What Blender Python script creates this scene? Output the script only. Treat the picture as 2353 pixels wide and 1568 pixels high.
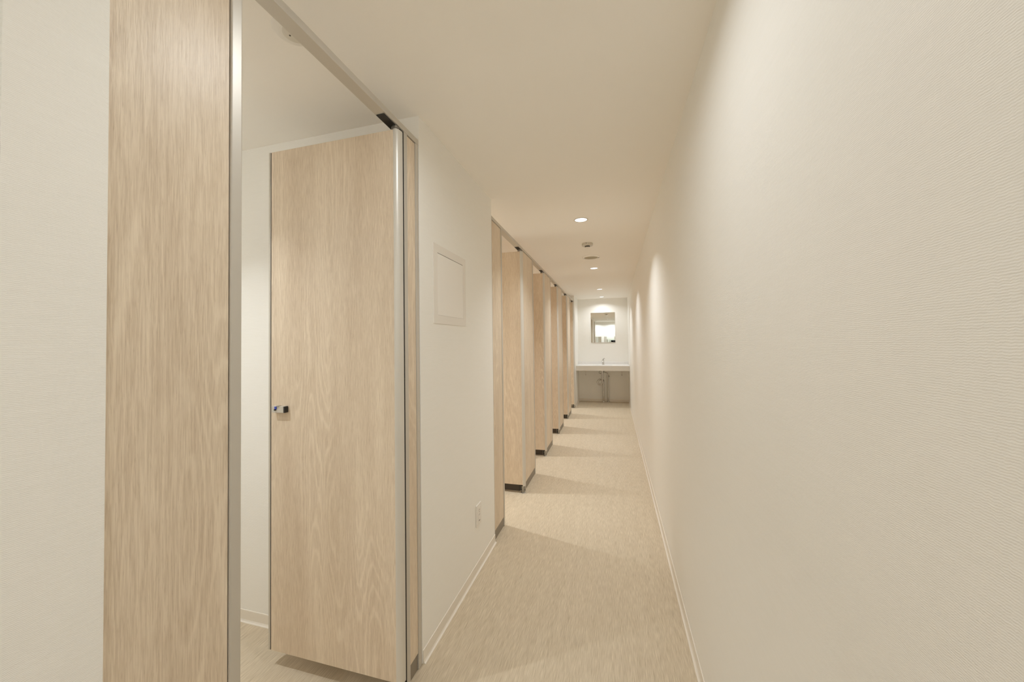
import bpy, bmesh, math, random
from mathutils import Matrix, Vector

random.seed(7)
for o in list(bpy.data.objects):
    bpy.data.objects.remove(o, do_unlink=True)
scene = bpy.context.scene
COL = scene.collection

# ------------------------------------------------------------------ camera
CAM_H = 1.38
F_PX = 843.66
yaw, pitch, roll = math.radians(15.4895), math.radians(1.2024), math.radians(-0.7254)
Fv = Vector((-math.sin(yaw)*math.cos(pitch), math.cos(yaw)*math.cos(pitch), math.sin(pitch)))
Rv = Vector((math.cos(yaw), math.sin(yaw), 0))
Uv = Rv.cross(Fv)
R2 = Rv*math.cos(roll) + Uv*math.sin(roll)
U2 = -Rv*math.sin(roll) + Uv*math.cos(roll)
cam_data = bpy.data.cameras.new('viewpoint')
cam = bpy.data.objects.new('viewpoint', cam_data)
COL.objects.link(cam)
cam.matrix_world = Matrix(((R2.x, U2.x, -Fv.x, 0), (R2.y, U2.y, -Fv.y, 0), (R2.z, U2.z, -Fv.z, CAM_H), (0, 0, 0, 1)))
cam_data.sensor_fit = 'HORIZONTAL'
cam_data.sensor_width = 36
cam_data.lens = 36*F_PX/2353
cam_data.shift_y = -12.455/2353
cam_data.clip_start = 0.02
cam_data.clip_end = 60
scene.camera = cam

# ------------------------------------------------------------------ world, exposure
world = bpy.data.worlds.new('world')
scene.world = world
world.use_nodes = True
world.node_tree.nodes['Background'].inputs[0].default_value = (0.9, 0.93, 1.0, 1)
world.node_tree.nodes['Background'].inputs[1].default_value = 0.3
vs = scene.view_settings
vs.view_transform = 'Standard'
vs.look = 'None'
vs.gamma = 1
vs.use_curve_mapping = False
vs.exposure = 0.70
scene.cycles.max_bounces = 14
scene.cycles.diffuse_bounces = 12
scene.cycles.glossy_bounces = 6

# light powers (watts), used by the lamp builders below
P_CORRIDOR = 4.2
P_NEAR = 2.9
P_NICHE = 2.5
P_STALL = 7.5
P_STALL1 = 4.6
P_ENTRY = 4.4
LIGHT_COL = (0.94, 0.985, 1.015)

# ------------------------------------------------------------------ main dimensions
XL, XR = -0.82, 0.316          # stall fronts / left wall face, right wall face
H = 2.40                       # ceiling
YE = 8.833                     # end wall
YR = -1.40                     # rear wall of the entry room
XB = -2.45                     # back wall of the stalls
OPEN0, PERIOD, OPENW = 2.705, 1.13, 0.655
N_ROW = 5

# ================================================================== materials
def new_mat(name):
    m = bpy.data.materials.new(name)
    m.use_nodes = True
    nt = m.node_tree
    b = nt.nodes['Principled BSDF']
    return m, nt, b

def plain(name, col, rough=0.5, metal=0.0, spec=0.5, bump=0.0, bscale=200.0):
    m, nt, b = new_mat(name)
    b.inputs['Base Color'].default_value = (*col, 1)
    b.inputs['Roughness'].default_value = rough
    b.inputs['Metallic'].default_value = metal
    b.inputs['Specular IOR Level'].default_value = spec
    tc = nt.nodes.new('ShaderNodeTexCoord')
    n = nt.nodes.new('ShaderNodeTexNoise')
    n.inputs['Scale'].default_value = bscale
    n.inputs['Detail'].default_value = 2
    nt.links.new(tc.outputs['Object'], n.inputs['Vector'])
    mp = nt.nodes.new('ShaderNodeMapRange')
    mp.inputs['To Min'].default_value = max(0.0, rough-0.05)
    mp.inputs['To Max'].default_value = min(1.0, rough+0.05)
    nt.links.new(n.outputs['Fac'], mp.inputs['Value'])
    nt.links.new(mp.outputs['Result'], b.inputs['Roughness'])
    if bump > 0:
        bp = nt.nodes.new('ShaderNodeBump')
        bp.inputs['Strength'].default_value = bump
        bp.inputs['Distance'].default_value = 0.001
        nt.links.new(n.outputs['Fac'], bp.inputs['Height'])
        nt.links.new(bp.outputs['Normal'], b.inputs['Normal'])
    return m

def wallpaper(name, col, strength=0.5):
    """off-white vinyl wallpaper with a fine horizontal woven rib"""
    m, nt, b = new_mat(name)
    L = nt.links.new
    tc = nt.nodes.new('ShaderNodeTexCoord')
    def noise(sc, det):
        mp = nt.nodes.new('ShaderNodeMapping')
        mp.inputs['Scale'].default_value = sc
        L(tc.outputs['Object'], mp.inputs['Vector'])
        q = nt.nodes.new('ShaderNodeTexNoise')
        q.inputs['Scale'].default_value = 1.0
        q.inputs['Detail'].default_value = det
        L(mp.outputs['Vector'], q.inputs['Vector'])
        return q.outputs['Fac']
    def mth(op, x, y, z=0.0):
        q = nt.nodes.new('ShaderNodeMath'); q.operation = op
        for i, v in enumerate((x, y, z)):
            if isinstance(v, (int, float)): q.inputs[i].default_value = v
            else: L(v, q.inputs[i])
        return q.outputs[0]
    sp = nt.nodes.new('ShaderNodeSeparateXYZ')
    L(tc.outputs['Object'], sp.inputs[0])
    warp = noise((210, 210, 70), 2.0)
    slow = noise((9, 9, 30), 2.0)
    # ribs about 2.6 mm apart, wavering along the wall
    ph = mth('MULTIPLY_ADD', sp.outputs['Z'], 2*math.pi/0.0026, mth('MULTIPLY', warp, 7.5))
    ph = mth('ADD', ph, mth('MULTIPLY', slow, 6.0))
    rib = mth('SINE', ph, 0.0)
    fine = noise((160, 160, 500), 2.0)
    n2 = noise((14, 14, 200), 2.0)
    class _A: pass
    ad = _A(); ad.outputs = [mth('ADD', mth('MULTIPLY', rib, 0.22), mth('ADD', fine, mth('MULTIPLY', n2, 0.35)))]
    bp = nt.nodes.new('ShaderNodeBump')
    bp.inputs['Strength'].default_value = strength
    bp.inputs['Distance'].default_value = 0.0008
    L(ad.outputs[0], bp.inputs['Height'])
    L(bp.outputs['Normal'], b.inputs['Normal'])
    cr = nt.nodes.new('ShaderNodeValToRGB')
    cr.color_ramp.elements[0].position = 0.3
    cr.color_ramp.elements[0].color = (col[0]*0.985, col[1]*0.985, col[2]*0.98, 1)
    cr.color_ramp.elements[1].position = 0.7
    cr.color_ramp.elements[1].color = (*col, 1)
    L(n2, cr.inputs['Fac'])
    L(cr.outputs['Color'], b.inputs['Base Color'])
    b.inputs['Roughness'].default_value = 0.62
    b.inputs['Specular IOR Level'].default_value = 0.35
    return m

def oak(name, light, dark, rough=0.40):
    """pale oak laminate, grain running up the board"""
    m, nt, b = new_mat(name)
    L = nt.links.new
    tc = nt.nodes.new('ShaderNodeTexCoord')
    oi = nt.nodes.new('ShaderNodeObjectInfo')
    wm = nt.nodes.new('ShaderNodeMath'); wm.operation = 'MULTIPLY'; wm.inputs[1].default_value = 37.0
    L(oi.outputs['Random'], wm.inputs[0])
    def noise(scale, detail=2.0, rough_=0.5, dist=0.0):
        mp = nt.nodes.new('ShaderNodeMapping')
        mp.inputs['Scale'].default_value = scale
        L(tc.outputs['Object'], mp.inputs['Vector'])
        n = nt.nodes.new('ShaderNodeTexNoise')
        n.noise_dimensions = '4D'
        n.inputs['Scale'].default_value = 1.0
        n.inputs['Detail'].default_value = detail
        n.inputs['Roughness'].default_value = rough_
        n.inputs['Distortion'].default_value = dist
        L(mp.outputs['Vector'], n.inputs['Vector'])
        L(wm.outputs[0], n.inputs['W'])
        return n.outputs['Fac']
    def math2(op, a, bb):
        x = nt.nodes.new('ShaderNodeMath'); x.operation = op
        for i, v in enumerate((a, bb)):
            if isinstance(v, (int, float)): x.inputs[i].default_value = v
            else: L(v, x.inputs[i])
        return x.outputs[0]
    def rng(v, a, c, d, e):
        x = nt.nodes.new('ShaderNodeMapRange')
        x.inputs['From Min'].default_value = a; x.inputs['From Max'].default_value = c
        x.inputs['To Min'].default_value = d; x.inputs['To Max'].default_value = e
        L(v, x.inputs['Value'])
        return x.outputs['Result']
    broad = noise((7.0, 7.0, 0.75), 1.5, 0.45)
    mid = noise((30, 30, 1.6), 3.0, 0.6)
    fine = noise((520, 520, 16.0), 2.0, 0.65)
    pore = noise((800, 800, 45.0), 1.0, 0.5)
    wob = noise((60, 60, 22.0), 1.0, 0.5)
    # growth rings: contour lines of the stretched field -> cathedral shapes
    f = math2('ADD', math2('MULTIPLY', broad, 27.0), math2('MULTIPLY', wob, 0.45))
    f = math2('ADD', f, math2('MULTIPLY', mid, 1.0))
    ring = math2('SINE', math2('MULTIPLY', f, 6.2832), 0)
    ring = math2('POWER', rng(ring, -1.0, 1.0, 0.0, 1.0), 4.0)
    region = rng(noise((5.0, 5.0, 0.5), 1.0), 0.43, 0.56, 0.0, 1.0)
    ring = math2('MULTIPLY', math2('MULTIPLY', ring, region), rng(fine, 0.3, 0.6, 0.5, 1.0))
    tone = math2('MULTIPLY', rng(mid, 0.3, 0.7, 0.0, 1.0), 0.15)
    tone = math2('ADD', tone, math2('MULTIPLY', rng(fine, 0.35, 0.65, 0.0, 1.0), 0.40))
    tone = math2('ADD', tone, math2('MULTIPLY', rng(noise((16, 16, 2.5), 2.0), 0.35, 0.65, 0.0, 1.0), 0.10))
    tone = math2('SUBTRACT', math2('ADD', tone, 0.05), math2('MULTIPLY', ring, 0.27))
    tone = math2('ADD', tone, math2('MULTIPLY', rng(pore, 0.60, 0.70, 0.0, 1.0), 0.22))
    tone = math2('ADD', tone, math2('MULTIPLY', rng(broad, 0.35, 0.65, 0.0, 1.0), 0.16))
    cr = nt.nodes.new('ShaderNodeValToRGB')
    cr.color_ramp.elements[0].position = 0.12
    cr.color_ramp.elements[0].color = (*light, 1)
    cr.color_ramp.elements[1].position = 1.05 if False else 1.0
    cr.color_ramp.elements[1].color = (*dark, 1)
    L(tone, cr.inputs['Fac'])
    L(cr.outputs['Color'], b.inputs['Base Color'])
    bp = nt.nodes.new('ShaderNodeBump')
    bp.inputs['Strength'].default_value = 0.18
    bp.inputs['Distance'].default_value = 0.0008
    bp.invert = True
    L(math2('ADD', fine, pore), bp.inputs['Height'])
    L(bp.outputs['Normal'], b.inputs['Normal'])
    b.inputs['Roughness'].default_value = rough
    b.inputs['Specular IOR Level'].default_value = 0.4
    return m

def vinyl_floor(name, light, dark):
    m, nt, b = new_mat(name)
    L = nt.links.new
    tc = nt.nodes.new('ShaderNodeTexCoord')
    outs = []
    for sc, det in (((800, 18, 1), 2.0), ((330, 12, 1), 3.0), ((30, 2.2, 1), 1.0)):
        mp = nt.nodes.new('ShaderNodeMapping')
        mp.inputs['Scale'].default_value = sc
        L(tc.outputs['Object'], mp.inputs['Vector'])
        n = nt.nodes.new('ShaderNodeTexNoise')
        n.inputs['Scale'].default_value = 1.0
        n.inputs['Detail'].default_value = det
        L(mp.outputs['Vector'], n.inputs['Vector'])
        outs.append(n.outputs['Fac'])
    a = nt.nodes.new('ShaderNodeMath'); a.operation = 'MULTIPLY_ADD'
    L(outs[0], a.inputs[0]); a.inputs[1].default_value = 0.70
    c = nt.nodes.new('ShaderNodeMath'); c.operation = 'MULTIPLY_ADD'
    L(outs[1], c.inputs[0]); c.inputs[1].default_value = 0.40
    d = nt.nodes.new('ShaderNodeMath'); d.operation = 'MULTIPLY'
    L(outs[2], d.inputs[0]); d.inputs[1].default_value = 0.12
    L(d.outputs[0], c.inputs[2]); L(c.outputs[0], a.inputs[2])
    cr = nt.nodes.new('ShaderNodeValToRGB')
    cr.color_ramp.elements[0].position = 0.44
    cr.color_ramp.elements[0].color = (*dark, 1)
    cr.color_ramp.elements[1].position = 0.78
    cr.color_ramp.elements[1].color = (*light, 1)
    L(a.outputs[0], cr.inputs['Fac'])
    L(cr.outputs['Color'], b.inputs['Base Color'])
    bp = nt.nodes.new('ShaderNodeBump')
    bp.inputs['Strength'].default_value = 0.15
    bp.inputs['Distance'].default_value = 0.0006
    L(outs[0], bp.inputs['Height'])
    L(bp.outputs['Normal'], b.inputs['Normal'])
    b.inputs['Roughness'].default_value = 0.5
    b.inputs['Specular IOR Level'].default_value = 0.4
    return m

def emissive(name, col, strength):
    m, nt, b = new_mat(name)
    b.inputs['Base Color'].default_value = (0.8, 0.8, 0.8, 1)
    b.inputs['Emission Color'].default_value = (*col, 1)
    b.inputs['Emission Strength'].default_value = strength
    return m

M = {}
M['paper'] = wallpaper('woven_wallpaper', (0.89, 0.876, 0.838), 0.36)
M['ceil'] = plain('ceiling_paper', (0.92, 0.89, 0.84), 0.75, 0, 0.25, 0.25, 260)
M['floor'] = vinyl_floor('streaked_vinyl', (0.715, 0.62, 0.478), (0.455, 0.37, 0.257))
M['oak'] = oak('oak_laminate', (0.81, 0.695, 0.55), (0.49, 0.375, 0.26))
M['alu'] = plain('anodised_aluminium', (0.58, 0.545, 0.485), 0.40, 0.3, 0.5, 0, 300)
M['stile'] = plain('pale_satin_aluminium', (0.67, 0.64, 0.585), 0.36, 0.25, 0.5, 0, 300)
M['aludark'] = plain('dull_metal_plate', (0.30, 0.265, 0.215), 0.5, 0.35, 0.5, 0, 300)
M['black'] = plain('black_plastic', (0.012, 0.011, 0.010), 0.45)
M['steel'] = plain('pivot_steel', (0.35, 0.34, 0.32), 0.3, 1.0)
M['chrome'] = plain('chrome', (0.60, 0.58, 0.55), 0.12, 1.0)
M['skirt'] = plain('skirting_vinyl', (0.81, 0.76, 0.68), 0.32, 0, 0.5)
M['white'] = plain('white_plastic', (0.82, 0.79, 0.74), 0.4)
M['beige'] = plain('beige_steel_sheet', (0.87, 0.845, 0.805), 0.5)
M['counter'] = plain('white_counter', (0.84, 0.83, 0.82), 0.28)
M['apron'] = plain('counter_apron', (0.66, 0.62, 0.55), 0.4)
M['frame_beige'] = plain('cream_steel_frame', (0.82, 0.785, 0.735), 0.45)
M['mirror'] = plain('silvered_glass', (0.90, 0.92, 0.90), 0.0, 1.0)
mm = M['mirror'].node_tree
for l in list(mm.links):
    if l.to_socket.name == 'Roughness': mm.links.remove(l)
mm.nodes['Principled BSDF'].inputs['Roughness'].default_value = 0.01
M['sensor'] = plain('sensor_plastic', (0.66, 0.62, 0.54), 0.4)
M['ring'] = plain('vent_ring', (0.95, 0.93, 0.89), 0.25, 0, 0.8)
M['grille'] = plain('vent_plate', (0.42, 0.37, 0.26), 0.6)
M['slot'] = plain('slot_dark', (0.09, 0.075, 0.06), 0.7)
M['blue'] = plain('blue_indicator', (0.03, 0.06, 0.45), 0.3)
M['glow'] = emissive('lamp_glow', (0.97, 0.98, 1.0), 1.05)
M['reflector'] = plain('lamp_reflector', (0.75, 0.75, 0.76), 0.2, 0.8)
M['rubber'] = plain('camera_black', (0.02, 0.02, 0.022), 0.5)
M['glass'] = plain('lens_glass', (0.02, 0.02, 0.04), 0.05)

# ================================================================== mesh helpers
def box(bm, lo, hi, bev=0.0, seg=2):
    x0, y0, z0 = lo; x1, y1, z1 = hi
    if x0 > x1: x0, x1 = x1, x0
    if y0 > y1: y0, y1 = y1, y0
    if z0 > z1: z0, z1 = z1, z0
    v = [bm.verts.new(p) for p in ((x0,y0,z0),(x1,y0,z0),(x1,y1,z0),(x0,y1,z0),(x0,y0,z1),(x1,y0,z1),(x1,y1,z1),(x0,y1,z1))]
    fs = [bm.faces.new([v[i] for i in q]) for q in ((0,3,2,1),(4,5,6,7),(0,1,5,4),(1,2,6,5),(2,3,7,6),(3,0,4,7))]
    if bev > 0:
        es = list({e for f in fs for e in f.edges})
        bmesh.ops.bevel(bm, geom=es, offset=bev, segments=seg, affect='EDGES', profile=0.5)

def lathe(bm, prof, c, axis='Z', n=40, cap=True):
    """revolve (r, h) profile about an axis through c"""
    rings = []
    for r, h in prof:
        ring = []
        if r < 1e-6:
            ring = [bm.verts.new(_ax(c, 0, 0, h, axis))]
        else:
            for i in range(n):
                a = 2*math.pi*i/n
                ring.append(bm.verts.new(_ax(c, r*math.cos(a), r*math.sin(a), h, axis)))
        rings.append(ring)
    for A, B in zip(rings, rings[1:]):
        if len(A) == 1 and len(B) == 1: continue
        for i in range(n):
            j = (i+1) % n
            if len(A) == 1: bm.faces.new((A[0], B[i], B[j]))
            elif len(B) == 1: bm.faces.new((A[i], A[j], B[0]))
            else: bm.faces.new((A[i], A[j], B[j], B[i]))
    if cap:
        for R in (rings[0], rings[-1]):
            if len(R) > 1: bm.faces.new(R)

def _ax(c, u, v, h, axis):
    if axis == 'Z': return (c[0]+u, c[1]+v, c[2]+h)
    if axis == 'Y': return (c[0]+u, c[1]+h, c[2]+v)
    return (c[0]+h, c[1]+u, c[2]+v)

def tube(bm, pts, r, n=14, cap=True):
    pts = [Vector(p) for p in pts]
    rings = []
    up = None
    for i, p in enumerate(pts):
        d = (pts[min(i+1, len(pts)-1)] - pts[max(i-1, 0)]).normalized()
        if up is None:
            up = d.orthogonal().normalized()
        up = (up - d*up.dot(d)).normalized()
        s = d.cross(up)
        rings.append([bm.verts.new(p + (up*math.cos(2*math.pi*k/n) + s*math.sin(2*math.pi*k/n))*r) for k in range(n)])
    for A, B in zip(rings, rings[1:]):
        for k in range(n):
            bm.faces.new((A[k], A[(k+1) % n], B[(k+1) % n], B[k]))
    if cap:
        bm.faces.new(rings[0]); bm.faces.new(rings[-1])

def arc(c, r, a0, a1, n, plane):
    out = []
    for i in range(n+1):
        a = math.radians(a0 + (a1-a0)*i/n)
        u, v = r*math.cos(a), r*math.sin(a)
        if plane == 'XZ': out.append((c[0]+u, c[1], c[2]+v))
        elif plane == 'YZ': out.append((c[0], c[1]+u, c[2]+v))
        else: out.append((c[0]+u, c[1]+v, c[2]))
    return out

def extrude_profile(bm, pts, a, b, axis):
    """closed 2-D profile swept between a and b along axis; pts are the other two coordinates"""
    def P(p, t):
        if axis == 'Z': return (p[0], p[1], t)
        if axis == 'Y': return (p[0], t, p[1])
        return (t, p[0], p[1])
    A = [bm.verts.new(P(p, a)) for p in pts]
    B = [bm.verts.new(P(p, b)) for p in pts]
    n = len(pts)
    for i in range(n):
        bm.faces.new((A[i], A[(i+1) % n], B[(i+1) % n], B[i]))
    bm.faces.new(A); bm.faces.new(B)

def obj(name, bm, mat, parent=None, smooth=False, origin=None, label=None):
    """link a bmesh built in world coordinates as one mesh object"""
    bmesh.ops.recalc_face_normals(bm, faces=bm.faces)
    base = Vector(origin) if origin is not None else Vector((0, 0, 0))
    if parent is not None:
        p = parent; base = Vector((0, 0, 0))
        while p is not None:
            base += p.location; p = p.parent
    bmesh.ops.translate(bm, verts=bm.verts, vec=-base)
    me = bpy.data.meshes.new(name)
    if smooth:
        for f in bm.faces: f.smooth = True
    bm.to_mesh(me); bm.free()
    if smooth:
        me.set_sharp_from_angle(angle=math.radians(35))
    me.materials.append(M[mat])
    o = bpy.data.objects.new(name, me)
    COL.objects.link(o)
    if parent is not None: o.parent = parent
    else: o.location = base
    if label: o['label'] = label
    return o

def thing(name, loc, label, cat, group=None):
    o = bpy.data.objects.new(name, None)
    o.empty_display_size = 0.05
    o.location = loc
    COL.objects.link(o)
    o['label'] = label; o['category'] = cat
    if group: o['group'] = group
    return o

def tag(o, label, cat, group=None):
    o['label'] = label; o['category'] = cat
    if group: o['group'] = group
    return o

def struct(name, bm, mat, smooth=False, origin=None):
    o = obj(name, bm, mat, None, smooth, origin)
    o['kind'] = 'structure'
    return o

def dup(root, loc, label, group):
    r = root.copy(); COL.objects.link(r); r.location = loc
    r['label'] = label; r['group'] = group
    def rec(src, dst):
        for ch in list(src.children):
            c = ch.copy()
            if c.type == 'LIGHT': pass
            COL.objects.link(c); c.parent = dst
            rec(ch, c)
    rec(root, r)
    return r

# ================================================================== the setting
bm = bmesh.new(); box(bm, (-3.0, YR-0.15, -0.08), (XR+0.12, YE+0.12, 0)); struct('floor', bm, 'floor')
bm = bmesh.new(); box(bm, (-3.0, YR-0.15, H), (XR+0.12, YE+0.12, H+0.1)); struct('ceiling', bm, 'ceil')
bm = bmesh.new(); box(bm, (XR, YR, 0), (XR+0.12, YE, H)); struct('wall_right', bm, 'paper')
bm = bmesh.new(); box(bm, (XB, YE, 0), (XR+0.12, YE+0.12, H)); struct('wall_end', bm, 'paper')
bm = bmesh.new(); box(bm, (-3.0, YR-0.12, 0), (XR+0.12, YR, H)); struct('wall_rear', bm, 'paper')
bm = bmesh.new(); box(bm, (-3.0, YR, 0), (-2.88, 0.296, H)); struct('wall_entry', bm, 'paper')
Y_NEAR0, Y_NEAR1 = 0.297, 0.4095
bm = bmesh.new(); box(bm, (-2.88, Y_NEAR0, 0), (XL+0.004, Y_NEAR1, H)); struct('wall_near', bm, 'paper')
Y_PS0, Y_PS1 = 1.447, 2.449
bm = bmesh.new(); box(bm, (XB, Y_PS0, 0), (XL, Y_PS1, H), 0.0015, 1); struct('wall_left', bm, 'paper')
Y_END0 = 8.03
bm = bmesh.new(); box(bm, (XB, Y_END0, 0), (XL+0.004, YE, H)); struct('wall_left_far', bm, 'paper')
bm = bmesh.new(); box(bm, (XB-0.12, Y_NEAR1, 0), (XB, YE, H)); struct('wall_back', bm, 'paper')

# skirting with a flared toe: profile as (distance from wall, height)
SK = [(0, 0), (0.013, 0), (0.0115, 0.0022), (0.007, 0.0045), (0.0042, 0.010), (0.0036, 0.050), (0.0030, 0.055), (0, 0.056)]
def skirting(name, axis, a, b, wall, sign):
    bm = bmesh.new()
    pts = [(wall + sign*p[0], p[1]) for p in SK]
    extrude_profile(bm, pts, a, b, axis)
    return struct(name, bm, 'skirt')
skirting('baseboard_right', 'Y', YR, YE, XR, -1)
skirting('baseboard_left', 'Y', Y_PS0+0.003, Y_PS1-0.002, XL, 1)
skirting('baseboard_left_far', 'Y', Y_END0, YE, XL+0.004, 1)
skirting('baseboard_end', 'X', XL+0.018, XR-0.014, YE, -1)
skirting('baseboard_stall', 'X', XB, XL-0.05, Y_PS0, -1)
skirting('baseboard_stall_near', 'X', XB, XL-0.05, Y_NEAR1, 1)
skirting('baseboard_rear', 'X', -2.88, XR-0.014, YR, 1)

# ================================================================== lamps
def downlight(name, x, y, power, label, group, r=0.050, spread=118, size=0.032):
    t = thing(name, (x, y, H), label, 'ceiling light', group)
    bm = bmesh.new()
    lathe(bm, [(r+0.009, 0.0), (r+0.008, -0.0025), (r+0.002, -0.0035), (r, -0.0028), (r-0.001, 0.0)], (x, y, H), 'Z', 48, False)
    obj('trim_ring', bm, 'sensor', t, True)
    bm = bmesh.new()
    lathe(bm, [(r-0.0005, -0.0006), (r*0.55, -0.0012), (0, -0.0014)], (x, y, H), 'Z', 48, False)
    obj('diffuser', bm, 'glow', t, True)
    ld = bpy.data.lights.new(name+'_lamp', 'AREA')
    ld.shape = 'DISK'; ld.size = size
    ld.energy = power; ld.color = LIGHT_COL; ld.spread = math.radians(spread)
    lo = bpy.data.objects.new(name+'_lamp', ld)
    COL.objects.link(lo); lo.parent = t
    lo.location = (0, 0, -0.006)
    return t

XC = -0.246
downlight('downlight', XC, 3.08, P_CORRIDOR, 'round recessed downlight, nearest and largest of those lit in the corridor ceiling', 'corridor downlights')
downlight('downlight', XC, 5.16, P_CORRIDOR, 'round recessed downlight just beyond the round ceiling vent', 'corridor downlights')
downlight('downlight', XC, 7.25, P_CORRIDOR, 'small distant recessed downlight before the wash area, second from the end wall', 'corridor downlights')
downlight('downlight', XC, 8.49, P_NICHE, 'recessed downlight right above the washbasin counter, closest to the end wall', 'corridor downlights', spread=145, size=0.06)
downlight('downlight', XC, 0.92, P_NEAR, 'recessed downlight overhead near the camera, above the top of the photo', 'overhead downlights', spread=165, size=0.10)
downlight('downlight', -0.10, -1.00, P_ENTRY, 'recessed downlight behind the camera by the right-hand rear mirror', 'overhead downlights', spread=150)
downlight('downlight', -0.80, -1.00, P_ENTRY, 'recessed downlight behind the camera by the left-hand rear mirror', 'overhead downlights', spread=150)
downlight('downlight', -1.78, 0.62, P_STALL1, 'recessed downlight inside the nearest stall, hidden behind its front frame', 'stall downlights', spread=112)
for k in range(N_ROW):
    downlight('downlight', -2.08, OPEN0+k*PERIOD+0.335, P_STALL,
              'recessed downlight in the stall ceiling behind the %s door of the far row' % ('first', 'second', 'third', 'fourth', 'last')[k], 'stall downlights', spread=104)

# ================================================================== stall fronts
Z_TOP, Z_RAIL = 2.287, 2.262
XF, XI = XL, XL-0.046          # front and inner face of the frames
def post(par, y0, y1, name='post', z1=Z_RAIL, round_side=None):
    bm = bmesh.new(); box(bm, (XI, y0, 0.0), (XF, y1, z1), 0.003, 2)
    return obj(name, bm, 'alu', par)
def fixed_panel(par, y0, y1, zk=0.070, gap=0.0):
    bm = bmesh.new(); box(bm, (XI+0.006, y0, zk), (XF-0.003, y1, Z_RAIL-0.004), 0.0008, 1)
    p = obj('fixed_panel', bm, 'oak', par)
    bm = bmesh.new(); box(bm, (XI+0.010, y0, 0.0), (XF-0.007, y1, zk-0.002))
    obj('kick_plate', bm, 'aludark', par, label='dull dark metal kick plate')
    return p
def rail(par, y0, y1):
    bm = bmesh.new(); box(bm, (XI, y0, Z_RAIL), (XF, y1, Z_TOP), 0.002, 2)
    return obj('top_rail', bm, 'alu', par)
def seam(par, y0, y1):  # shade between panel and post, put in as a black strip
    bm = bmesh.new(); box(bm, (XI+0.012, y0, 0.0), (XF-0.009, y1, Z_RAIL))
    return obj('shadow_gap', bm, 'black', par, label='thin black strip standing for a shaded gap')
def door_gap_shade(par, y):  # black strip added on the jamb side to darken the gap behind the hinge edge
    bm = bmesh.new(); box(bm, (XI+0.002, y-0.0022, 0.004), (XF-0.0012, y, Z_RAIL-0.004)); obj('door_gap_shade', bm, 'black', par, label='black strip added as shade in the door gap')
def hinge_plate(par, yend):
    bm = bmesh.new(); box(bm, (XI+0.004, yend-0.125, Z_RAIL-0.0035), (XF-0.006, yend-0.004, Z_RAIL-0.0003), 0.001, 1)
    obj('hinge_plate', bm, 'black', par, label='black hinge plate under the rail')

near = thing('toilet_partition', (XL-0.023, 0.9, 0), 'aluminium and oak front of the nearest stall, wide panel at the left edge', 'partition', 'stall fronts')
rail(near, Y_NEAR1+0.001, Y_PS0-0.004)
fixed_panel(near, Y_NEAR1+0.001, 0.6165)
seam(near, 0.6165, 0.6185)
post(near, 0.6185, 0.6445)
post(near, 1.326, 1.353)
door_gap_shade(near, 1.326)
fixed_panel(near, 1.3532, 1.4165)
seam(near, 1.4165, 1.4185)
post(near, 1.4185, Y_PS0-0.004)
hinge_plate(near, 1.326)

row = thing('toilet_partition', (XL-0.023, 5.2, 0), 'long row of oak panels and aluminium posts fronting the five far stalls', 'partition', 'stall fronts')
rail(row, Y_PS1+0.001, 7.985)
post(row, Y_PS1+0.001, 2.458)
fixed_panel(row, 2.4582, 2.6735)
seam(row, 2.6735, 2.6755)
post(row, 2.6755, 2.700)
for k in range(N_ROW):
    ys = OPEN0 + k*PERIOD
    ye = ys + OPENW
    hinge_plate(row, ye)
    post(row, ye, ye+0.026)
    door_gap_shade(row, ye)
    if k < N_ROW-1:
        yn = ys + PERIOD
        fixed_panel(row, ye+0.0262, yn-0.030)
        seam(row, yn-0.030, yn-0.027)
        post(row, yn-0.027, yn)
    else:
        fixed_panel(row, ye+0.0262, 7.955)
        post(row, 7.9555, 7.985)
bm = bmesh.new(); box(bm, (XI, 7.986, 0), (XL, 8.029, 2.287)); obj('end_filler', bm, 'alu', row)

# dividers between the far stalls (mostly hidden by the open doors)
DIV = ['first', 'second', 'third', 'fourth']
for k in range(N_ROW-1):
    y0 = OPEN0 + k*PERIOD + OPENW - 0.012
    t = thing('stall_divider', (-1.66, y0+0.015, 0), 'oak divider between far stalls, behind the %s open door of the row' % DIV[k], 'partition', 'stall dividers')
    bm = bmesh.new(); box(bm, (XB+0.002, y0, 0.085), (XI-0.004, y0+0.030, 2.22)); obj('panel', bm, 'oak', t)
    bm = bmesh.new(); box(bm, (XB+0.002, y0+0.003, 0.0), (XI-0.004, y0+0.027, 0.085)); obj('kick_plate', bm, 'slot', t)

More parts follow.
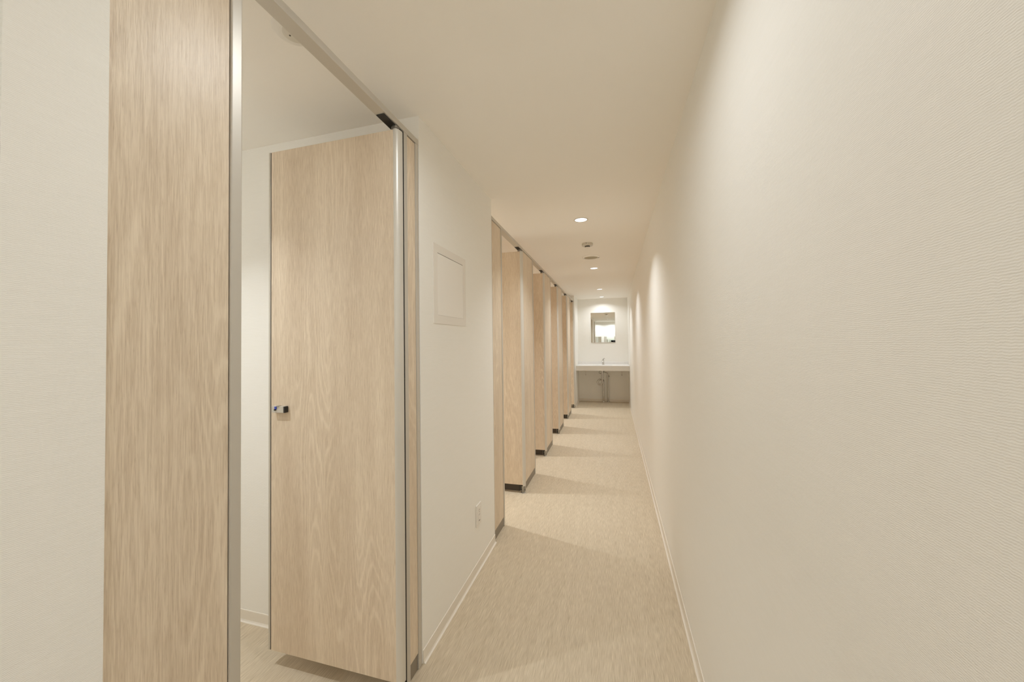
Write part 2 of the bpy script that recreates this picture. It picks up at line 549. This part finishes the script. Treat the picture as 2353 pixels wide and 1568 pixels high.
# ------------------------------------------------------------------ doors
DZ0, DZ1 = 0.076, 2.236
DT = 0.034
def stall_door(yf, label):
    """yf: face turned to the camera; the leaf stands open at a right angle into the stall"""
    x_tip, x_h = -1.456, -0.8295
    t = thing('stall_door', (x_h, yf+DT/2, DZ0), label, 'door', 'open stall doors')
    bm = bmesh.new(); box(bm, (x_tip+0.0135, yf, DZ0), (x_h, yf+DT, DZ1), 0.0006, 1); obj('leaf', bm, 'oak', t)
    # half-round aluminium nose on the hinge side
    pts = [(x_h, yf-0.0012)]
    for i in range(13):
        a = -math.pi/2 + math.pi/2*i/12
        pts.append((x_h+0.0005+0.0195*math.cos(a), yf+0.0205+0.0217*math.sin(a)))
    pts += [(x_h+0.020, yf+DT+0.001), (x_h, yf+DT+0.001)]
    bm = bmesh.new(); extrude_profile(bm, pts, DZ0-0.012, DZ1+0.003, 'Z'); obj('hinge_stile', bm, 'stile', t, True, label='rounded aluminium hinge edge')
    bm = bmesh.new(); box(bm, (x_tip, yf-0.001, DZ0), (x_tip+0.0095, yf+DT+0.001, DZ1), 0.0015, 2); obj('edge_strip', bm, 'alu', t)
    bm = bmesh.new(); box(bm, (x_tip+0.0095, yf+0.0012, DZ0), (x_tip+0.0135, yf+DT-0.001, DZ1-0.0005)); obj('gasket', bm, 'black', t)
    # latch body with knob, indicator and black end
    zc = 1.110
    bm = bmesh.new()
    box(bm, (-1.4195, yf-0.019, zc-0.0140), (-1.3565, yf, zc+0.0140), 0.0015, 2)
    la = obj('latch', bm, 'alu', t, label='small square aluminium latch box')
    bm = bmesh.new(); box(bm, (-1.3563, yf-0.0182, zc-0.0134), (-1.349, yf-0.001, zc+0.0134), 0.001, 1); obj('latch_end', bm, 'black', la)
    bm = bmesh.new(); box(bm, (-1.402, yf-0.0215, zc+0.001), (-1.390, yf-0.0192, zc+0.0125), 0.001, 1); obj('indicator', bm, 'blue', la)
    bm = bmesh.new(); lathe(bm, [(0.0035, 0), (0.0035, -0.005), (0.0022, -0.007), (0, -0.007)], (-1.397, yf-0.0192, zc-0.001), 'Y', 16); obj('indicator_knob', bm, 'black', la, True)
    bm = bmesh.new(); box(bm, (-1.392, yf-0.023, zc+0.0128), (-1.378, yf-0.006, zc+0.0165), 0.001, 1); obj('thumb_turn', bm, 'chrome', la)
    # outside pull on the far face
    bm = bmesh.new(); box(bm, (-1.425, yf+DT, zc-0.03), (-1.395, yf+DT+0.012, zc+0.03), 0.003, 2); obj('pull', bm, 'alu', t)
    # top pivot: stacked discs under the rail
    c = (x_h-0.003, yf+0.019, 0)
    bm = bmesh.new()
    lathe(bm, [(0.014, DZ1), (0.0165, DZ1+0.002), (0.0165, DZ1+0.006), (0.013, DZ1+0.008), (0.013, DZ1+0.010), (0.0155, DZ1+0.012), (0.0155, DZ1+0.017), (0.011, DZ1+0.020), (0.011, Z_RAIL-0.0036)], c, 'Z', 28)
    obj('top_pivot', bm, 'steel', t, True)
    bm = bmesh.new()
    lathe(bm, [(0.016, DZ0-0.0122), (0.0165, DZ0-0.016), (0.0165, 0.034), (0.014, 0.030), (0.0145, 0.006), (0.019, 0.004), (0.019, 0.0005)], (x_h-0.001, yf+0.019, 0), 'Z', 28)
    obj('bottom_pivot', bm, 'steel', t, True)
    return t
d0 = stall_door(1.265, 'pale oak stall door standing open nearest the camera, small latch at its left edge')
names = ['oak stall door standing open just past the white wall, first of the far row',
         'narrow-looking open oak stall door, second of the far row',
         'narrow-looking open oak stall door, third of the far row',
         'thin sliver of an open oak stall door, fourth of the far row',
         'thin sliver of an open oak stall door, last before the washbasin area']
for k in range(N_ROW):
    yf = OPEN0 + k*PERIOD + OPENW - 0.061
    dup(d0, (d0.location.x, yf+DT/2, DZ0), names[k], 'open stall doors')

# ================================================================== things on the left wall
t = thing('access_panel', (XL, 1.7655, 1.48), 'square cream access hatch set in the white wall between the stalls', 'access panel')
y0, y1, z0, z1 = 1.571, 1.961, 1.481, 1.865
w = 0.040
bm = bmesh.new()
for lo, hi in (((y0, z0), (y1, z0+w)), ((y0, z1-w), (y1, z1)), ((y0, z0+w), (y0+w, z1-w)), ((y1-w, z0+w), (y1, z1-w))):
    box(bm, (XL, lo[0], lo[1]), (XL+0.0035, hi[0], hi[1]))
obj('frame', bm, 'frame_beige', t)
bm = bmesh.new(); box(bm, (XL, y0+w, z0+w), (XL+0.0010, y1-w, z1-w)); obj('gap', bm, 'slot', t)
bm = bmesh.new(); box(bm, (XL, y0+w+0.0016, z0+w+0.0006), (XL+0.0032, y1-w-0.0014, z1-w-0.0022), 0.0006, 1); obj('hatch', bm, 'beige', t)

t = thing('wall_outlet', (XL, 2.130, 0.335), 'white double power socket low on the white wall near the far stalls', 'socket')
bm = bmesh.new(); box(bm, (XL, 2.090, 0.272), (XL+0.007, 2.170, 0.400), 0.002, 2); obj('cover_plate', bm, 'white', t)
bm = bmesh.new(); box(bm, (XL+0.0069, 2.109, 0.288), (XL+0.009, 2.151, 0.384), 0.001, 1); ins = obj('socket_insert', bm, 'white', t)
for zc in (0.364, 0.336):
    for dy in (-0.0065, 0.0065):
        bm = bmesh.new(); box(bm, (XL+0.0088, 2.130+dy-0.0010, zc-0.0045), (XL+0.0093, 2.130+dy+0.0010, zc+0.0045)); obj('slot', bm, 'slot', ins)
bm = bmesh.new(); lathe(bm, [(0.003, 0), (0.003, 0.0003)], (XL+0.009, 2.130, 0.352), 'X', 12); obj('earth_hole', bm, 'slot', ins)
bm = bmesh.new(); box(bm, (XL+0.0088, 2.121, 0.298), (XL+0.0093, 2.139, 0.303)); obj('terminal_cover_slot', bm, 'slot', ins)

# ================================================================== ceiling devices
def fire_sensor(x, y, label, rot=0.0):
    t = thing('fire_sensor', (x, y, H), label, 'detector')
    bm = bmesh.new()
    lathe(bm, [(0.0545, 0), (0.056, -0.002), (0.056, -0.021), (0.053, -0.0245), (0.034, -0.0255), (0, -0.0255)], (x, y, H), 'Z', 48, False)
    base = obj('base', bm, 'sensor', t, True)
    bm = bmesh.new(); lathe(bm, [(0.012, -0.025), (0.011, -0.040), (0, -0.040)], (x, y, H), 'Z', 24, False); obj('sensing_core', bm, 'chrome', t, True)
    bm = bmesh.new()
    lathe(bm, [(0.0, -0.0395), (0.018, -0.0395), (0.026, -0.0390), (0.0265, -0.0415), (0.016, -0.0465), (0, -0.0475)], (x, y, H), 'Z', 32, False)
    obj('cap', bm, 'white', t, True)
    for i in range(8):
        a = math.radians(i*45+22.5+rot)
        bm = bmesh.new()
        cx, cy = x+0.0225*math.cos(a), y+0.0225*math.sin(a)
        box(bm, (cx-0.0034, cy-0.0034, H-0.0394), (cx+0.0034, cy+0.0034, H-0.0256))
        obj('cage_rib', bm, 'black', t)
    bm = bmesh.new(); box(bm, (x-0.012, y-0.0572, H-0.011), (x-0.004, y-0.0555, H-0.006)); obj('status_lamp', bm, 'slot', t)
    bm = bmesh.new(); lathe(bm, [(0.0018, 0), (0.0018, -0.0008)], (x+0.015, y-0.0545, H-0.017), 'Y', 10); obj('test_hole', bm, 'slot', t)
    return t
fire_sensor(XC, 3.845, 'round white fire detector hanging under the corridor ceiling before the vent')
t = thing('heat_detector', (-0.985, 0.938, H), 'flat round detector on the ceiling of the nearest stall, half hidden by the rail', 'detector')
bm = bmesh.new(); lathe(bm, [(0.058, 0), (0.0575, -0.003), (0.053, -0.0055), (0.034, -0.006), (0, -0.006)], (-0.985, 0.938, H), 'Z', 48, False); obj('base', bm, 'white', t, True)
bm = bmesh.new(); lathe(bm, [(0.034, -0.0055), (0.0335, -0.011), (0.029, -0.014), (0, -0.015)], (-0.981, 0.942, H), 'Z', 40, False); obj('sensing_dome', bm, 'sensor', t, True)
bm = bmesh.new(); lathe(bm, [(0.0028, -0.0145), (0.0028, -0.0155), (0, -0.0156)], (-0.992, 0.936, H), 'Z', 12, False); obj('test_lamp', bm, 'slot', t, True)

t = thing('air_vent', (XC, 4.468, H), 'flat round ceiling vent with white ring and olive centre', 'vent')
bm = bmesh.new(); lathe(bm, [(0.103, 0), (0.1035, -0.004), (0.098, -0.010), (0.088, -0.013), (0.081, -0.010), (0.080, 0)], (XC, 4.468, H), 'Z', 56, False); obj('ring', bm, 'ring', t, True)
bm = bmesh.new(); lathe(bm, [(0.0800, 0.0), (0.0795, -0.0075), (0.074, -0.009), (0, -0.010)], (XC, 4.468, H), 'Z', 56, False); obj('centre_plate', bm, 'grille', t, True)
bm = bmesh.new(); box(bm, (XC+0.083, 4.468-0.012, H-0.0145), (XC+0.096, 4.468+0.004, H-0.011)); obj('adjuster', bm, 'slot', t)

# ================================================================== wash area
CY0, CZ1, CZ0 = 8.207, 0.867, 0.756
t = thing('washbasin_counter', ((XL+XR)/2, 8.52, CZ0), 'white washbasin counter spanning the end niche from wall to wall', 'counter')
bx, by, brx, bry = -0.246, 8.47, 0.225, 0.165
bm = bmesh.new()
N = 64
def outer_pt(i):
    a = 2*math.pi*i/N
    c, s = math.cos(a), math.sin(a)
    hx0, hx1, hy0, hy1 = XL+0.005-bx, XR-0.001-bx, CY0-by, YE-0.001-by
    tx = (hx1/c) if c > 1e-9 else ((hx0/c) if c < -1e-9 else 1e9)
    ty = (hy1/s) if s > 1e-9 else ((hy0/s) if s < -1e-9 else 1e9)
    k = min(tx, ty)
    return (bx+c*k, by+s*k, CZ1)
def se(i, r, z, e=0.55):
    a = 2*math.pi*i/N
    c, s = math.cos(a), math.sin(a)
    return (bx+brx*r*math.copysign(abs(c)**e, c), by+bry*r*math.copysign(abs(s)**e, s), z)
corner_ids = {}
rings = [[bm.verts.new(outer_pt(i)) for i in range(N)]]
for r, z in ((1.06, CZ1), (1.0, CZ1-0.004), (0.96, CZ1-0.02), (0.88, CZ1-0.085), (0.62, CZ1-0.108), (0.2, CZ1-0.114)):
    rings.append([bm.verts.new(se(i, r, z)) for i in range(N)])
for A, B in zip(rings, rings[1:]):
    for i in range(N):
        bm.faces.new((A[i], A[(i+1) % N], B[(i+1) % N], B[i]))
bm.faces.new(rings[-1])
obj('countertop', bm, 'counter', t, True)
bm = bmesh.new()
box(bm, (XL+0.005, CY0, CZ1-0.006), (XR-0.001, CY0+0.014, CZ1+0.0008), 0.003, 2)
box(bm, (XL+0.005, CY0+0.002, CZ1-0.016), (bx-brx-0.02, YE-0.002, CZ1-0.002))
box(bm, (bx+brx+0.02, CY0+0.002, CZ1-0.016), (XR-0.001, YE-0.002, CZ1-0.002))
obj('counter_edge', bm, 'counter', t)
bm = bmesh.new(); box(bm, (XL+0.005, CY0+0.001, CZ0), (XR-0.001, CY0+0.020, CZ1-0.0062), 0.001, 1); obj('apron', bm, 'apron', t, label='beige front apron')
bm = bmesh.new(); box(bm, (XL+0.005, YE-0.016, CZ1-0.002), (XR-0.001, YE, CZ1+0.062), 0.003, 2); obj('backsplash', bm, 'counter', t)
bm = bmesh.new(); lathe(bm, [(0.022, 0.0), (0.022, 0.002), (0.014, 0.003), (0, 0.0025)], (bx, by, CZ1-0.114), 'Z', 24, False); obj('drain', bm, 'chrome', t, True)
for sx in (-0.75, 0.235):
    bm = bmesh.new(); lathe(bm, [(0.006, 0), (0.006, -0.003), (0, -0.004)], (sx, YE-0.016, CZ1+0.035), 'Y', 14, False); obj('screw_cap', bm, 'sensor', t, True)
for sx, side in ((-0.652, 'left'), (0.165, 'right')):
    t = thing('support_bracket', (sx, YE, 0.60), 'small pale bracket under the washbasin counter, on the %s of the pipes' % side, 'bracket', 'counter brackets')
    bm = bmesh.new(); box(bm, (sx-0.016, YE-0.009, 0.60), (sx+0.016, YE-0.0005, CZ0-0.001), 0.001, 1); obj('plate', bm, 'white', t)
    bm = bmesh.new(); lathe(bm, [(0.006, 0), (0.006, -0.004), (0, -0.005)], (sx, YE-0.009, 0.617), 'Y', 12, False); obj('bolt', bm, 'slot', t, True)

t = thing('tap', (-0.246, 8.70, CZ1), 'small chrome single-lever tap on the back of the washbasin counter', 'tap')
tx, ty = -0.246, 8.70
bm = bmesh.new(); lathe(bm, [(0.029, 0), (0.029, 0.006), (0.0245, 0.009), (0.0235, 0.075), (0.026, 0.098), (0.022, 0.104), (0, 0.106)], (tx, ty, CZ1), 'Z', 28, False); obj('body', bm, 'chrome', t, True)
bm = bmesh.new(); tube(bm, [(tx, ty-0.01, CZ1+0.075), (tx-0.002, ty-0.05, CZ1+0.085), (tx-0.004, ty-0.09, CZ1+0.086), (tx-0.005, ty-0.118, CZ1+0.078), (tx-0.005, ty-0.124, CZ1+0.062)], 0.0125, 16); obj('spout', bm, 'chrome', t, True)
bm = bmesh.new()
tube(bm, [(tx, ty, CZ1+0.106), (tx+0.001, ty-0.01, CZ1+0.122), (tx+0.012, ty-0.045, CZ1+0.133), (tx+0.028, ty-0.085, CZ1+0.140)], 0.0095, 14); obj('lever', bm, 'chrome', t, True)

t = thing('drain_pipe', (-0.250, 8.76, 0), 'chrome drain pipe with a looped trap under the washbasin counter', 'pipe')
px, py = -0.266, 8.50
bm = bmesh.new(); tube(bm, [(px, py, 0.7525), (px, py, 0.66)], 0.021, 20); tube(bm, [(px, py, 0.70), (px, py, 0.685)], 0.027, 20); obj('tailpiece', bm, 'chrome', t, True)
path = [(px, py, 0.68), (px, py, 0.50)]
rr = 0.050
path = [(px, py, 0.68), (px, py, 0.50)]
for i in range(1, 37):
    a_ = math.radians(-270*i/36)
    path.append((px-rr+rr*math.cos(a_), py+0.05*(i/36)**1.5, 0.478+rr*1.15*math.sin(a_)))
path += [(px-0.018, py+0.075, 0.532), (px+0.006, py+0.13, 0.526), (px+0.016, 8.72, 0.515), (px+0.018, 8.755, 0.49), (px+0.018, 8.76, 0.46)]
bm = bmesh.new(); tube(bm, path, 0.0165, 18); obj('trap', bm, 'chrome', t, True)
bm = bmesh.new(); tube(bm, [(px+0.018, 8.76, 0.50), (px+0.018, 8.76, 0.02)], 0.0195, 18); obj('waste_pipe', bm, 'chrome', t, True)
for q in ((px, py, 0.585), (px-2*rr, py+0.017, 0.478)):
    bm = bmesh.new(); tube(bm, [(q[0], q[1], q[2]+0.008), (q[0], q[1], q[2]-0.008)], 0.0235, 20); obj('coupling_nut', bm, 'chrome', t, True)
bm = bmesh.new(); lathe(bm, [(0.036, 0.0), (0.035, 0.006), (0.024, 0.018), (0.020, 0.026)], (px+0.018, 8.76, 0), 'Z', 28, False); obj('floor_flange', bm, 'chrome', t, True)

t = thing('supply_pipe', (-0.150, 8.79, 0), 'thin chrome water supply pipe with stop valve, right of the drain pipe', 'pipe')
sx, sy = -0.150, 8.79
bm = bmesh.new(); tube(bm, [(sx, sy, 0.01), (sx, sy, 0.555)], 0.0135, 16); obj('riser', bm, 'chrome', t, True)
bm = bmesh.new(); lathe(bm, [(0.034, 0.0), (0.033, 0.010), (0.020, 0.022), (0.015, 0.026)], (sx, sy, 0), 'Z', 28, False); obj('floor_flange', bm, 'chrome', t, True)
bm = bmesh.new(); tube(bm, [(sx, sy, 0.555), (sx, sy, 0.61)], 0.018, 16); tube(bm, [(sx, sy-0.002, 0.585), (sx+0.034, sy-0.006, 0.588)], 0.011, 14); v_ = obj('stop_valve', bm, 'chrome', t, True)
bm = bmesh.new(); lathe(bm, [(0.006, 0.0), (0.019, 0.008), (0.019, 0.014), (0, 0.017)], (sx+0.026, sy-0.005, 0.588), 'X', 18, False); obj('valve_handle', bm, 'chrome', v_, True)
bm = bmesh.new(); tube(bm, [(sx, sy, 0.61), (sx-0.001, sy-0.004, 0.645), (sx-0.018, sy-0.02, 0.672), (sx-0.05, sy-0.05, 0.680), (sx-0.075, sy-0.07, 0.690), (sx-0.086, sy-0.08, 0.73), (sx-0.088, sy-0.085, 0.752)], 0.0085, 14); obj('flexible_hose', bm, 'chrome', t, True)
t = thing('hose_loop', (-0.31, 8.62, 0.66), 'small dark hose loop bending left of the drain pipe under the counter', 'hose')
bm = bmesh.new(); tube(bm, [(-0.255, 8.62, 0.752), (-0.285, 8.62, 0.745), (-0.325, 8.62, 0.715), (-0.338, 8.62, 0.680), (-0.318, 8.62, 0.660), (-0.275, 8.62, 0.664), (-0.235, 8.62, 0.70), (-0.228, 8.63, 0.752)], 0.006, 12); obj('hose', bm, 'steel', t, True)

t = thing('wall_mirror', ((-0.516+0.034)/2, YE, 1.37), 'frameless rectangular mirror above the washbasin on the end wall', 'mirror')
bm = bmesh.new(); box(bm, (-0.516, YE-0.006, 1.3735), (0.034, YE-0.0005, 2.072), 0.0012, 1); obj('glass', bm, 'mirror', t)
bm = bmesh.new(); box(bm, (-0.517, YE-0.009, 1.363), (0.035, YE-0.0003, 1.3733), 0.001, 1); obj('bottom_channel', bm, 'alu', t)

# ================================================================== behind the viewpoint (seen in the mirror)
for (x0, x1, lab) in ((-0.46, 0.10, 'mirror on the rear wall behind the photographer, right one in the reflection'),
                      (-0.90, -0.60, 'mirror on the rear wall behind the photographer, left one in the reflection')):
    t = thing('wall_mirror', ((x0+x1)/2, YR, 0.95), lab, 'mirror')
    bm = bmesh.new(); box(bm, (x0+0.03, YR+0.0005, 0.95), (x1-0.03, YR+0.008, 1.66), 0.001, 1); obj('glass', bm, 'mirror', t)
    for xs in (x0, x1-0.0298):
        bm = bmesh.new(); box(bm, (xs, YR+0.0005, 0.95), (xs+0.0298, YR+0.012, 1.66)); obj('side_frame', bm, 'alu', t)

def yawp(x, y, z):      # point given in the tripod's own frame (x right, y ahead of the viewpoint)
    c, s = math.cos(yaw), math.sin(yaw)
    return (x*c - y*s, x*s + y*c, z)
t = thing('photo_camera', yawp(0, -0.12, 1.30), 'black photo camera on a tripod, seen only in the end mirror', 'camera')
def rotbox(bm, lo, hi, bev):
    n0 = len(bm.verts)
    box(bm, lo, hi, bev)
    bm.verts.ensure_lookup_table()
    for v in list(bm.verts)[n0:]:
        v.co = Vector(yawp(v.co.x, v.co.y, v.co.z))
bm = bmesh.new(); rotbox(bm, (-0.073, -0.15, 1.325), (0.073, -0.085, 1.43), 0.008); obj('body', bm, 'rubber', t)
bm = bmesh.new(); rotbox(bm, (-0.032, -0.145, 1.43), (0.032, -0.080, 1.462), 0.008); obj('viewfinder_hump', bm, 'rubber', t)
bm = bmesh.new(); tube(bm, [yawp(0, -0.085, CAM_H), yawp(0, -0.030, CAM_H)], 0.038, 28); ln = obj('lens', bm, 'rubber', t, True)
bm = bmesh.new(); tube(bm, [yawp(0, -0.0299, CAM_H), yawp(0, -0.0285, CAM_H)], 0.031, 28); obj('front_glass', bm, 'glass', ln, True)
t = thing('tripod', yawp(0, -0.12, 0), 'black tripod under the photo camera, behind the viewpoint', 'tripod')
bm = bmesh.new(); rotbox(bm, (-0.03, -0.15, 1.29), (0.03, -0.09, 1.325), 0.004); tube(bm, [yawp(0, -0.12, 1.29), yawp(0, -0.12, 0.85)], 0.014, 14); obj('centre_column', bm, 'rubber', t)
for a in (90, 210, 330):
    ca, sa = math.cos(math.radians(a))*0.42, math.sin(math.radians(a))*0.30
    bm = bmesh.new(); tube(bm, [yawp(ca*0.06, -0.12-sa*0.06-0.0, 1.18), yawp(ca*0.55, -0.12-abs(sa)*0.55, 0.012)], 0.012, 12); obj('leg', bm, 'rubber', t)
